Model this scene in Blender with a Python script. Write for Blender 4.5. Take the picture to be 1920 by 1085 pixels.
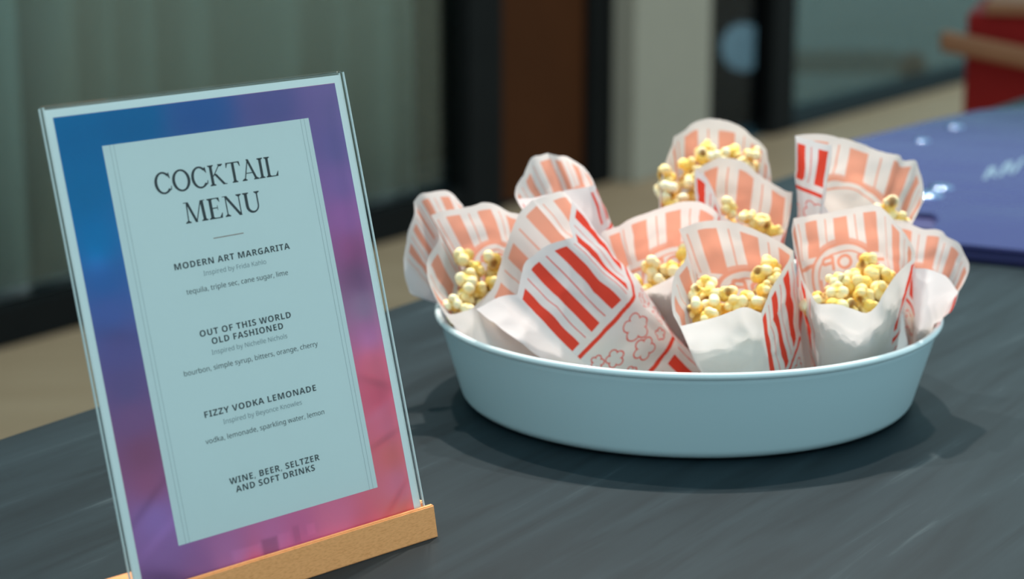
import bpy, bmesh, math, random
import numpy as np
from mathutils import Vector, Matrix, noise

for o in list(bpy.data.objects):
    bpy.data.objects.remove(o)
SC = bpy.context.scene
COL = SC.collection

# ------------------------------------------------------------------ camera, world, lamps, exposure
PITCH, FPX, EYE, TABLE = 0.2336, 4000.0, 0.455, 0.90      # camera 0.455 m above a 0.90 m table top
cam = bpy.data.cameras.new('camera')
cam.sensor_width = 36.0
cam.lens = FPX / 1920 * 36.0
cam.clip_start, cam.clip_end = 0.05, 60
cam.dof.use_dof = True
cam.dof.focus_distance = 1.33
cam.dof.aperture_fstop = 6.0
cam_o = bpy.data.objects.new('camera', cam)
cam_o.location = (0, 0, TABLE + EYE)
cam_o.rotation_euler = (math.pi / 2 - PITCH, 0, 0)
COL.objects.link(cam_o)
SC.camera = cam_o

world = bpy.data.worlds.new('cool_daylight')
SC.world = world
world.use_nodes = True
world.node_tree.nodes['Background'].inputs[0].default_value = (0.42, 0.60, 0.64, 1)
world.node_tree.nodes['Background'].inputs[1].default_value = 1.62

LAMPS = [  # ceiling spots behind the bowl: x, y, z, power, aim
    (0.25, 3.05, 3.45, 335, (0.15, 1.57, 0.95)),
    (-0.55, 2.75, 3.45, 190, (0.10, 1.57, 0.95)),
    (1.05, 2.85, 3.45, 215, (0.20, 1.57, 0.95)),
]
for x, y, z, p, aim in LAMPS:
    l = bpy.data.lights.new('ceiling_spot', 'SPOT')
    l.energy, l.color, l.spot_size, l.spot_blend, l.shadow_soft_size = p, (1.0, 0.90, 0.80), math.radians(64), 0.6, 0.045
    lo = bpy.data.objects.new('ceiling_spot', l)
    lo.location = (x, y, z)
    lo.rotation_euler = (Vector(aim) - Vector((x, y, z))).to_track_quat('-Z', 'Y').to_euler()
    COL.objects.link(lo)

SC.view_settings.view_transform = 'Standard'
SC.view_settings.look = 'None'
SC.view_settings.exposure = 0.0
SC.view_settings.gamma = 1.0
SC.view_settings.use_curve_mapping = False


# ------------------------------------------------------------------ helpers
def lin(r, g, b):
    f = lambda c: c / 12.92 if c <= 0.04045 else ((c + 0.055) / 1.055) ** 2.4
    return tuple(f(c / 255.0) for c in (r, g, b))


def ray(px, py):
    """Direction from the eye through a point of the 1920x1085 photograph, scaled so that y is 1."""
    a, b = (px - 960) / FPX, (542.5 - py) / FPX
    d = Vector((a, math.cos(PITCH) + b * math.sin(PITCH), -math.sin(PITCH) + b * math.cos(PITCH)))
    return d / d.y


def at(px, py, Y):
    return Vector((0, 0, TABLE + EYE)) + ray(px, py) * Y


def tag(o, label=None, cat=None, group=None, kind=None):
    if label: o['label'] = label
    if cat: o['category'] = cat
    if group: o['group'] = group
    if kind: o['kind'] = kind
    return o


def empty(name, loc, label=None, cat=None, group=None):
    o = bpy.data.objects.new(name, None)
    o.location = loc
    COL.objects.link(o)
    return tag(o, label, cat, group)


def mesh_obj(name, verts, faces, mat=None, parent=None, smooth=False):
    """World-space geometry linked as one mesh object (under PARENT, an unrotated Empty or a mesh at the origin)."""
    me = bpy.data.meshes.new(name)
    off = Vector((0, 0, 0))
    if parent is not None:
        p = parent
        while p is not None:
            off += p.location
            p = p.parent
    me.from_pydata([tuple(Vector(v) - off) for v in verts], [], faces)
    me.update()
    if mat: me.materials.append(mat)
    if smooth:
        for p in me.polygons: p.use_smooth = True
    o = bpy.data.objects.new(name, me)
    COL.objects.link(o)
    o.parent = parent
    return o


class Frame:
    """A local frame: origin and three axes; box() gives the corners of a box in it."""
    def __init__(self, o, x, y, z):
        self.o, self.x, self.y, self.z = Vector(o), Vector(x), Vector(y), Vector(z)

    def p(self, a, b, c):
        return self.o + self.x * a + self.y * b + self.z * c


BOXF = [(0, 3, 2, 1), (4, 5, 6, 7), (0, 1, 5, 4), (1, 2, 6, 5), (2, 3, 7, 6), (3, 0, 4, 7)]


def box(fr, a0, a1, b0, b1, c0, c1):
    return [fr.p(a, b, c) for c in (c0, c1) for a, b in ((a0, b0), (a1, b0), (a1, b1), (a0, b1))]


def box_obj(name, fr, dims, mat, parent=None, bevel=0.0, seg=2):
    o = mesh_obj(name, box(fr, *dims), BOXF, mat, parent)
    bm = bmesh.new()
    bm.from_mesh(o.data)
    bmesh.ops.recalc_face_normals(bm, faces=bm.faces)
    if bevel:
        bmesh.ops.bevel(bm, geom=list(bm.edges), offset=bevel, segments=seg, affect='EDGES', profile=0.5)
    bm.to_mesh(o.data)
    bm.free()
    return o


def mat_new(name):
    m = bpy.data.materials.new(name)
    m.use_nodes = True
    nt = m.node_tree
    return m, nt, nt.nodes['Principled BSDF'], nt.links.new


def plain(name, col, rough=0.6, spec=0.5, metal=0.0, noise_amt=0.0, scale=8.0):
    m, nt, b, L = mat_new(name)
    b.inputs['Roughness'].default_value = rough
    b.inputs['Specular IOR Level'].default_value = spec
    b.inputs['Metallic'].default_value = metal
    tc = nt.nodes.new('ShaderNodeTexCoord')
    n = nt.nodes.new('ShaderNodeTexNoise')
    n.inputs['Scale'].default_value = scale
    n.inputs['Detail'].default_value = 4
    L(tc.outputs['Object'], n.inputs['Vector'])
    r = nt.nodes.new('ShaderNodeValToRGB')
    r.color_ramp.elements[0].color = tuple(c * (1 - noise_amt) for c in col) + (1,)
    r.color_ramp.elements[1].color = tuple(min(1, c * (1 + noise_amt)) for c in col) + (1,)
    L(n.outputs['Fac'], r.inputs['Fac'])
    L(r.outputs['Color'], b.inputs['Base Color'])
    return m


def clear(name, tint, rough=0.02, ior=1.49, gloss=1.0):
    """Thin clear sheet: what is behind shows through, the surface reflects by Fresnel."""
    m, nt, b, L = mat_new(name)
    nt.nodes.remove(b)
    out = nt.nodes['Material Output']
    t = nt.nodes.new('ShaderNodeBsdfTransparent')
    t.inputs[0].default_value = tint + (1,)
    g = nt.nodes.new('ShaderNodeBsdfGlossy')
    g.inputs['Roughness'].default_value = rough
    f = nt.nodes.new('ShaderNodeFresnel')
    f.inputs['IOR'].default_value = ior
    k = nt.nodes.new('ShaderNodeMath'); k.operation = 'MULTIPLY'; k.inputs[1].default_value = gloss
    mx = nt.nodes.new('ShaderNodeMixShader')
    L(f.outputs[0], k.inputs[0]); L(k.outputs[0], mx.inputs[0]); L(t.outputs[0], mx.inputs[1]); L(g.outputs[0], mx.inputs[2])
    L(mx.outputs[0], out.inputs['Surface'])
    return m


def image(name, arr, data=False):
    """A picture computed here, as an image datablock; ARR: rows from the bottom, h x w x 3, linear."""
    h, w = arr.shape[:2]
    im = bpy.data.images.new(name, w, h, float_buffer=True, is_data=data)
    px = np.ones((h, w, 4), np.float32)
    px[..., :3] = arr
    im.pixels.foreach_set(px.ravel())
    im.update()
    im.pack()
    return im


# ------------------------------------------------------------------ the room: one long shop front running away to the right
def floor_pt(px, py):
    d = ray(px, py)
    return Vector((0, 0, TABLE + EYE)) + d * ((TABLE + EYE) / -d.z)


F0, F1 = floor_pt(0, 650), floor_pt(780, 435)
WU = (F1 - F0).normalized()                      # along the shop front, away from the camera
WN = Vector((-WU.y, WU.x, 0))                    # through the shop front, away from the room
WF = Frame(F0, WU, WN, (0, 0, 1))


def s_of(px, depth=0.0):
    """Where the vertical plane DEPTH behind the shop front stands at photo column PX (distance along it)."""
    k = (px - 960) / FPX
    # solve x = k * dist, with dist the distance along the view axis at floor height
    o = F0 + WN * depth
    cp, sp = math.cos(PITCH), math.sin(PITCH)
    zc = -0.55                                   # height below the eye at which columns are measured
    # dist = y*cp - zc*sp ; x = ox + s*ux ; y = oy + s*uy
    return (k * (o.y * cp - zc * sp) - o.x) / (WU.x - k * WU.y * cp)


M_floor, nt, b, L = mat_new('warm_floor')
tc = nt.nodes.new('ShaderNodeTexCoord')
mp = nt.nodes.new('ShaderNodeMapping'); mp.inputs['Scale'].default_value = (1.2, 6, 1); mp.inputs['Rotation'].default_value = (0, 0, math.radians(-55))
n = nt.nodes.new('ShaderNodeTexNoise'); n.inputs['Scale'].default_value = 2; n.inputs['Detail'].default_value = 5
r = nt.nodes.new('ShaderNodeValToRGB')
r.color_ramp.elements[0].position, r.color_ramp.elements[1].position = 0.3, 0.7
r.color_ramp.elements[0].color = (0.47, 0.28, 0.165, 1)
r.color_ramp.elements[1].color = (0.56, 0.345, 0.215, 1)
L(tc.outputs['Object'], mp.inputs[0]); L(mp.outputs[0], n.inputs['Vector']); L(n.outputs['Fac'], r.inputs[0]); L(r.outputs[0], b.inputs['Base Color'])
b.inputs['Roughness'].default_value = 0.55
b.inputs['Specular IOR Level'].default_value = 0.2

M_floor2 = plain('grey_paving', (0.058, 0.112, 0.142), 0.6, 0.2, 0, 0.35, 0.8)
M_black = plain('black_frame', (0.010, 0.010, 0.010), 0.7, 0.08, 0, 0.2)
M_brown = plain('dark_brown_wood', (0.075, 0.023, 0.008), 0.8, 0.06, 0, 0.2, 3)
M_column = plain('grey_plaster', (0.40, 0.345, 0.28), 0.85, 0.2, 0, 0.05)
M_curtain = plain('curtain_cloth', (0.85, 0.76, 0.74), 0.9, 0.05, 0, 0.12, 3)
M_glass = clear('window_glass', (0.72, 0.82, 0.81), 0.03, 1.45, 0.5)
M_dark_glass = clear('dark_glass', (0.34, 0.37, 0.40), 0.03, 1.45, 0.35)

H = 4.2
g = WF.p
floor = mesh_obj('floor', [g(-6, 0, 0), g(14, 0, 0), g(14, -9, 0), g(-6, -9, 0)], [(3, 2, 1, 0)], M_floor)
tag(floor, 'warm tan floor between the table and the shop front', 'floor', kind='structure')
floor2 = mesh_obj('floor_outside', [g(-6, 0, 0), g(14, 0, 0), g(14, 14, 0), g(-6, 14, 0)], [(0, 1, 2, 3)], M_floor2)
tag(floor2, 'grey paving beyond the glass shop front', 'paving', kind='structure')

sA, sB, sC, sD = s_of(864), s_of(928), s_of(1098), s_of(1140)
sE = s_of(1338, -0.12)
sG, sH = s_of(1446), s_of(1487)
win = empty('window_1', g(0, 0, 0), 'large window with curtain behind and black bottom rail', 'window')
tag(win, kind='structure')
box_obj('window_pane', WF, (-5.5, sA, 0.02, 0.028, 0.13, H), M_glass, win)
box_obj('bottom_rail', WF, (-5.5, sA, -0.02, 0.05, 0.0, 0.10), M_black, win, 0.004)
box_obj('window_post', WF, (sA, sB, -0.03, 0.06, 0.0, H), M_black, win, 0.004)
door = empty('door_1', g(sB, 0, 0), 'dark brown timber door leaf beside the grey column', 'door')
tag(door, kind='structure')
box_obj('door_leaf', WF, (sB, sC, 0.0, 0.05, 0.015, H), M_brown, door, 0.003)
box_obj('door_post', WF, (sC, sD + 0.1, -0.03, 0.06, 0.0, H), M_black, door, 0.004)
col_o = box_obj('column', WF, (s_of(1138, 0), sE, -0.12, 0.35, 0, H), M_column, None, 0.006)
tag(col_o, 'pale grey square column between the brown door and dark glass', 'column', kind='structure')
win2 = empty('window_2', g(sE, 0, 0), 'dark glazed shop front right of the grey column', 'window')
tag(win2, kind='structure')
box_obj('dark_pane', WF, (sD + 0.1, sG, 0.02, 0.028, 0.05, H), M_dark_glass, win2)
box_obj('window_post', WF, (sG, sH, -0.03, 0.06, 0, H), M_black, win2, 0.004)
box_obj('window_pane', WF, (sH, 13.5, 0.02, 0.028, 0.06, H), M_glass, win2)
box_obj('bottom_rail', WF, (sH, 13.5, -0.02, 0.05, 0, 0.07), plain('grey_rail', (0.03, 0.04, 0.045), 0.8, 0.1), win2, 0.004)

# curtain: pleats of uneven width hanging behind the left window
cv, cf = [], []
NX, NZ = 460, 3
rnd = random.Random(5)
ph = 0.0
prof = []
for i in range(NX + 1):
    s = -5.4 + (sA - 0.02 + 5.4) * i / NX
    ph += 0.44 + 0.18 * math.sin(i * 0.071) + 0.12 * math.sin(i * 0.19 + 1)
    prof.append((s, 0.20 + 0.12 * math.sin(ph) * (0.7 + 0.3 * math.sin(i * 0.11)) + 0.02 * math.sin(2.3 * ph + 1.0)))
for k in range(NZ + 1):
    for s, d in prof:
        cv.append(g(s, d, 0.04 + (H - 0.04) * k / NZ))
for k in range(NZ):
    for i in range(NX):
        a = k * (NX + 1) + i
        cf.append((a, a + 1, a + NX + 2, a + NX + 1))
cur = mesh_obj('curtain', cv, cf, M_curtain, None, True)
sol = cur.modifiers.new('cloth', 'SOLIDIFY'); sol.thickness = 0.004
tag(cur, 'grey green curtain hanging in folds behind the left window', 'curtain')
wb = box_obj('wall_outside', WF, (-5.6, sE - 0.31, 0.7, 0.8, 0, H), plain('dark_wall', (0.05, 0.055, 0.055), 0.8), None)
tag(wb, 'dark wall behind the curtain and the door', 'wall', kind='structure')

# things standing beyond the dark glass
def lathe(profile, n=48):
    vs, fs = [], []
    m = len(profile)
    for i in range(n):
        a = 2 * math.pi * i / n
        for r_, z in profile:
            vs.append(Vector((r_ * math.cos(a), r_ * math.sin(a), z)))
    for i in range(n):
        for j in range(m - 1):
            fs.append((i * m + j, ((i + 1) % n) * m + j, ((i + 1) % n) * m + j + 1, i * m + j + 1))
    return vs, fs


part = box_obj('wall_partition', WF, (sH - 0.01, sH + 0.05, 0.07, 3.2, 0, H), plain('dark_teal_paint', (0.035, 0.055, 0.065), 0.8, 0.1), None)
tag(part, 'dark partition wall behind the dark pane', 'wall', kind='structure')
# where the line of sight through photo point (1416, 84) meets the partition's near side
dl = ray(1416, 84)
eye = Vector((0, 0, TABLE + EYE))
hit = eye + dl * ((WF.p(sH - 0.01, 0, 0) - eye).dot(WU) / dl.dot(WU))
gl = empty('globe_lamp', hit, 'pale glowing globe lamp on the dark partition right of the column', 'lamp')
M_globe, nt, b, L = mat_new('opal_glass')
b.inputs['Base Color'].default_value = (0.85, 0.9, 0.9, 1)
b.inputs['Emission Color'].default_value = (0.50, 0.90, 1.0, 1)
b.inputs['Emission Strength'].default_value = 1.25
vs, fs = lathe([(0.088 * math.sin(t), -0.094 * math.cos(t)) for t in np.linspace(0.01, math.pi - 0.01, 24)])
mesh_obj('globe', [v + hit - WU * 0.095 for v in vs], fs, M_globe, gl, True)
box_obj('lamp_bracket', Frame(hit, -WU, WN, (0, 0, 1)), (0.0005, 0.02, -0.03, 0.03, -0.03, 0.03), M_black, gl, 0.003)
rp = floor_pt(1712, 150)
vs, fs = lathe([(0.02, 0.0), (0.055, 0.012), (0.062, 0.04), (0.058, 0.09), (0.03, 0.125), (0.002, 0.13)])
pot = mesh_obj('red_pouf', [v + Vector((rp.x, rp.y, 0)) for v in vs], fs, plain('dull_red_cloth', (0.13, 0.012, 0.018), 0.9, 0.1), None, True)
tag(pot, 'small dull red rounded shape on the paving behind the glass', 'pouf')
q = floor_pt(1590, 116)
mfr = Frame((q.x, q.y, 0), (1, 0, 0), (0, 1, 0), (0, 0, 1))
mat_o = box_obj('floor_mat', mfr, (-0.32, 0.30, -0.40, 0.36, 0, 0.012), plain('dark_mat', (0.028, 0.042, 0.055), 0.9, 0.1), None, 0.003)
tag(mat_o, 'dark mat lying on the paving behind the right pane', 'mat')

# dark red stand beyond the table
cx = at(1925, 100, 4.55)
rf = Frame((cx.x, 4.55, 0), (math.cos(0.30), -math.sin(0.30), 0), (math.sin(0.30), math.cos(0.30), 0), (0, 0, 1))
stand = empty('red_stand', (cx.x, 4.55, 0), 'dark red upright stand with tan bar beyond the blue violet bag', 'stand')
M_red = plain('dark_red_paint', (0.24, 0.006, 0.005), 0.6, 0.15, 0, 0.15, 4)
M_tan = plain('tan_wood', (0.26, 0.105, 0.052), 0.6, 0.2, 0, 0.15, 6)
box_obj('cabinet_body', rf, (-0.128, 0.40, 0, 0.40, 0.03, 0.872), M_red, stand, 0.006)
box_obj('side_panel', rf, (0.03, 0.36, -0.008, 0.004, 0.08, 0.70), plain('deep_red_panel', (0.16, 0.008, 0.006), 0.6, 0.15), stand, 0.003)
box_obj('top_board', rf, (-0.09, 0.41, -0.02, 0.42, 0.872, 0.898), M_tan, stand, 0.004)
hb = Frame(rf.p(-0.178, -0.05, 0.818), rf.x * 0.985 + Vector((0, 0, -0.17)), rf.y, Vector((0, 0, 1)))
box_obj('tan_bar', hb, (0, 0.30, -0.02, 0.02, -0.022, 0.022), M_tan, stand, 0.012, 3)
for a, c in ((-0.10, 0.03), (0.37, 0.03), (-0.10, 0.37), (0.37, 0.37)):
    box_obj('foot', rf, (a - 0.02, a + 0.02, c - 0.02, c + 0.02, 0, 0.031), M_black, stand, 0.003)

# ------------------------------------------------------------------ the table
E0, E1 = at(0, 822, 1), at(780, 562, 1)
def table_pt(px, py, z=0.0):
    d = ray(px, py)
    return Vector((0, 0, TABLE + EYE)) + d * ((EYE - z) / -d.z)
E0, E1 = table_pt(0, 822), table_pt(780, 562)
TU = (E1 - E0).normalized()
TN = Vector((TU.y, -TU.x, 0))
TF = Frame((E0.x, E0.y, 0), TU, TN, (0, 0, 1))
M_table, nt, b, L = mat_new('dark_slate_wood')
tc = nt.nodes.new('ShaderNodeTexCoord')
mp = nt.nodes.new('ShaderNodeMapping')
mp.inputs['Rotation'].default_value = (0, 0, -math.atan2(TU.y, TU.x))
mp2 = nt.nodes.new('ShaderNodeMapping'); mp2.inputs['Scale'].default_value = (2.2, 26, 1)
n1 = nt.nodes.new('ShaderNodeTexNoise'); n1.inputs['Scale'].default_value = 1.6; n1.inputs['Detail'].default_value = 6; n1.inputs['Roughness'].default_value = 0.62; n1.inputs['Distortion'].default_value = 0.6
r1 = nt.nodes.new('ShaderNodeValToRGB')
e = r1.color_ramp.elements
e[0].position, e[0].color = 0.30, (0.0055, 0.0112, 0.0150, 1)
e[1].position, e[1].color = 0.62, (0.0128, 0.0235, 0.0300, 1)
x = r1.color_ramp.elements.new(0.78); x.color = (0.046, 0.066, 0.075, 1)
L(tc.outputs['Object'], mp.inputs[0]); L(mp.outputs[0], mp2.inputs[0]); L(mp2.outputs[0], n1.inputs['Vector']); L(n1.outputs['Fac'], r1.inputs[0])
L(r1.outputs[0], b.inputs['Base Color'])
b.inputs['Roughness'].default_value = 0.5
b.inputs['Specular IOR Level'].default_value = 0.10
table = empty('table', (E0.x, E0.y, 0), 'dark slate grey table carrying the menu stand and bowl', 'table')
box_obj('tabletop', TF, (-0.9, 2.9, 0, 0.95, TABLE - 0.035, TABLE), M_table, table, 0.002)
for a in (-0.8, 2.8):
    for c in (0.08, 0.87):
        box_obj('leg', TF, (a - 0.03, a + 0.03, c - 0.03, c + 0.03, 0, TABLE - 0.035), M_black, table, 0.003)

# ------------------------------------------------------------------ the menu stand
SA, SL, SW, SH = 0.76995, 0.26326, 0.2122, 0.2710
ST = Vector((math.cos(SA), math.sin(SA), 0))
SN = Vector((math.sin(SA), -math.cos(SA), 0))
SV = -SN * math.sin(SL) + Vector((0, 0, 1)) * math.cos(SL)
SO = Vector((-0.20739, 1.10555, TABLE + 0.020))
SP = Frame(SO, ST, SN * math.cos(SL) + Vector((0, 0, 1)) * math.sin(SL), SV)   # u right, y out of the sheet, v up
M_acrylic = clear('clear_acrylic', (0.965, 0.985, 0.985), 0.03, 1.49, 0.22)
M_acrylic_edge = plain('acrylic_edge', (0.62, 0.68, 0.68), 0.25, 0.6)  # whitish colour stands in for light showing at the clear sheet's edges
M_paper = plain('white_card', (0.80, 0.82, 0.82), 0.7, 0.3)
M_panel = plain('menu_paper', (0.70, 0.735, 0.735), 0.75, 0.2, 0, 0.015, 40)
M_ink = plain('dark_ink', (0.035, 0.04, 0.045), 0.7, 0.2)
M_grey_ink = plain('grey_ink', (0.22, 0.26, 0.28), 0.7, 0.2)
M_thin_ink = plain('pale_line_ink', (0.33, 0.37, 0.38), 0.7, 0.2)
M_rule = plain('copper_ink', (0.36, 0.25, 0.22), 0.7, 0.2)
stand_o = empty('menu_stand', SO, 'cocktail menu in clear upright holder on wooden base', 'menu stand')
DOWN = -0.014                                     # the sheet goes down into the slot
box_obj('front_sheet', SP, (0, SW, 0.0000, 0.0012, DOWN, SH), M_acrylic, stand_o, 0.0004, 1)
box_obj('back_sheet', SP, (0, SW, -0.0040, -0.0028, DOWN, SH), M_acrylic, stand_o, 0.0004, 1)
box_obj('sheet_fold', SP, (0, SW, -0.0040, 0.0012, SH - 0.0003, SH + 0.0012), M_acrylic, stand_o, 0.0005, 1)
for u0, u1 in ((-0.0004, 0.0003), (SW - 0.0003, SW + 0.0004)):
    eo = box_obj('sheet_edge', SP, (u0, u1, 0.0000, 0.0012, DOWN, SH), M_acrylic_edge, stand_o)
    eo = box_obj('sheet_edge', SP, (u0, u1, -0.0040, -0.0028, DOWN, SH), M_acrylic_edge, stand_o)
insert = box_obj('menu_insert', SP, (0.0012, 0.2108, -0.0022, -0.0016, DOWN, 0.2698), M_paper, stand_o)
insert['label'] = 'white card with blue to pink printed border'


def sheet(name, u0, u1, v0, v1, lift, mat, uv=False):
    o = mesh_obj(name, [SP.p(u0, lift, v0), SP.p(u1, lift, v0), SP.p(u1, lift, v1), SP.p(u0, lift, v1)], [(0, 1, 2, 3)], mat, insert)
    if uv:
        l = o.data.uv_layers.new(name='UVMap')
        for i, c in enumerate(((0, 0), (1, 0), (1, 1), (0, 1))): l.data[i].uv = c
    return o


# printed border: soft colour field from blue through violet to pink, with folds of cloth near the foot
def border_art():
    w, h = 330, 430
    U, V = np.meshgrid((np.arange(w) + .5) / w, (np.arange(h) + .5) / h)
    ctrl = [  # u, v, sRGB as photographed
        (0.03, 0.98, 0, 92, 146), (0.25, 0.98, 2, 88, 142), (0.5, 0.98, 36, 78, 138), (0.75, 0.98, 72, 76, 132), (0.97, 0.96, 92, 84, 140),
        (0.05, 0.85, 0, 96, 150), (0.06, 0.74, 10, 104, 164), (0.06, 0.66, 38, 88, 152), (0.06, 0.60, 62, 86, 150), (0.07, 0.52, 78, 78, 134),
        (0.07, 0.44, 82, 76, 126), (0.07, 0.38, 104, 78, 124), (0.08, 0.30, 112, 70, 104), (0.08, 0.24, 128, 78, 116), (0.08, 0.17, 126, 102, 168),
        (0.08, 0.10, 122, 92, 150), (0.06, 0.03, 98, 70, 122), (0.2, 0.02, 120, 84, 138), (0.3, 0.05, 148, 98, 150), (0.45, 0.05, 164, 98, 150),
        (0.4, 0.0, 172, 78, 100), (0.55, 0.03, 168, 88, 136), (0.7, 0.05, 184, 100, 138), (0.8, 0.0, 176, 84, 108), (0.95, 0.02, 206, 92, 84),
        (0.95, 0.10, 198, 102, 132), (0.95, 0.16, 202, 92, 96), (0.95, 0.23, 190, 96, 126), (0.95, 0.30, 178, 74, 102), (0.95, 0.36, 196, 92, 118),
        (0.95, 0.44, 152, 96, 146), (0.95, 0.50, 128, 108, 142), (0.95, 0.56, 104, 70, 112), (0.95, 0.63, 132, 72, 124), (0.95, 0.70, 132, 86, 150),
        (0.95, 0.78, 108, 86, 148), (0.95, 0.86, 88, 82, 140), (0.5, 0.5, 110, 84, 140)]
    paper = np.array(lin(166, 193, 199))
    num = np.zeros((h, w, 3)); den = np.zeros((h, w, 1))
    for cu, cv, *c in ctrl:
        k = 1.0 / (((U - cu) * 0.8) ** 2 + (V - cv) ** 2 + 0.0009) ** 1.6
        num += k[..., None] * np.array(lin(*c)); den += k[..., None]
    img = num / den
    # cloth folds and a row of pale oblong shapes near the foot
    for cu, cv, su, sv, rot, amt in ((0.93, 0.06, .10, .012, 0.55, -.30), (0.90, 0.03, .12, .02, .5, .18), (0.93, 0.20, .08, .010, .2, -.25), (0.95, 0.27, .08, .014, .3, .20),
                                     (0.06, 0.20, .10, .010, .5, -.22), (0.08, 0.13, .10, .012, .4, .15), (0.10, 0.04, .14, .016, -.25, -.25), (0.94, 0.33, .07, .012, -.3, -.2),
                                     (0.95, 0.42, .05, .03, .2, .2), (0.05, 0.70, .04, .028, 0, .25), (0.07, 0.55, .09, .02, -.2, -.12), (0.95, 0.60, .07, .03, .6, -.16)):
        du, dv = U - cu, (V - cv)
        a = du * math.cos(rot) + dv * math.sin(rot); c = -du * math.sin(rot) + dv * math.cos(rot)
        img *= (1 + amt * np.exp(-(a / su) ** 2 - (c / sv) ** 2))[..., None]
    for cu, cv, su, sv, amt in ((0.36, 0.045, .05, .014, .16), (0.445, 0.046, .028, .018, -.32), (0.50, 0.05, .022, .015, .10), (0.545, 0.055, .012, .018, -.15), (0.60, 0.056, .015, .012, .12)):
        m = 1 / (1 + np.exp((np.maximum(np.abs(U - cu) / su, np.abs(V - cv + (U - cu) * .02) / sv) - 1) * 12))
        img *= (1 + amt * m)[..., None]
    return np.clip((img - 0.004) / paper * 0.74, 0.002, 0.95).astype(np.float32)


M_border, nt, b, L = mat_new('border_print')
ti = nt.nodes.new('ShaderNodeTexImage'); ti.image = image('border_art', border_art(), True)
uvn = nt.nodes.new('ShaderNodeUVMap'); uvn.uv_map = 'UVMap'
L(uvn.outputs[0], ti.inputs['Vector']); L(ti.outputs['Color'], b.inputs['Base Color'])
b.inputs['Roughness'].default_value = 0.5
b.inputs['Specular IOR Level'].default_value = 0.0
sheet('border_print', 0.0063, 0.2060, -0.0100, 0.2652, -0.00155, M_border, True)['label'] = 'printed border fading from blue to pink'
sheet('text_panel', 0.0338, 0.1810, 0.0182, 0.2462, -0.00150, M_panel)['label'] = 'pale panel with the menu text'
for u in (0.0388, 0.0414, 0.1746, 0.1774):
    sheet('border_line', u - 0.00011, u + 0.00011, 0.0182, 0.2462, -0.00146, M_thin_ink)
sheet('title_rule', 0.0962, 0.1179, 0.18440, 0.18500, -0.00146, M_rule)

# serif capitals drawn as strokes (cap height 1)
TS, TT, SF = 0.152, 0.088, 0.055


def serif(polys, x, y, w, up):
    """A foot (UP=1) or head (UP=-1) serif of width W centred at X."""
    polys.append([(x - w / 2, y), (x + w / 2, y), (x + w / 2, y + SF * up), (x - w / 2, y + SF * up)])
    polys.append([(x - w / 2 + .03, y + SF * up), (x + w / 2 - .03, y + SF * up), (x + .045, y + (SF + .06) * up), (x - .045, y + (SF + .06) * up)])


def bar(polys, p, q, w):
    polys.append([(p[0] - w / 2, p[1]), (p[0] + w / 2, p[1]), (q[0] + w / 2, q[1]), (q[0] - w / 2, q[1])])


def arc(polys, c, rx, ry, tx, ty, a0, a1, n=36):
    for i in range(n):
        A, B = [math.radians(a0 + (a1 - a0) * k / n) for k in (i, i + 1)]
        P = lambda t, k: (c[0] + (rx - tx * k) * math.cos(t), c[1] + (ry - ty * k) * math.sin(t))
        polys.append([P(A, 0), P(B, 0), P(B, 1), P(A, 1)])


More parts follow.
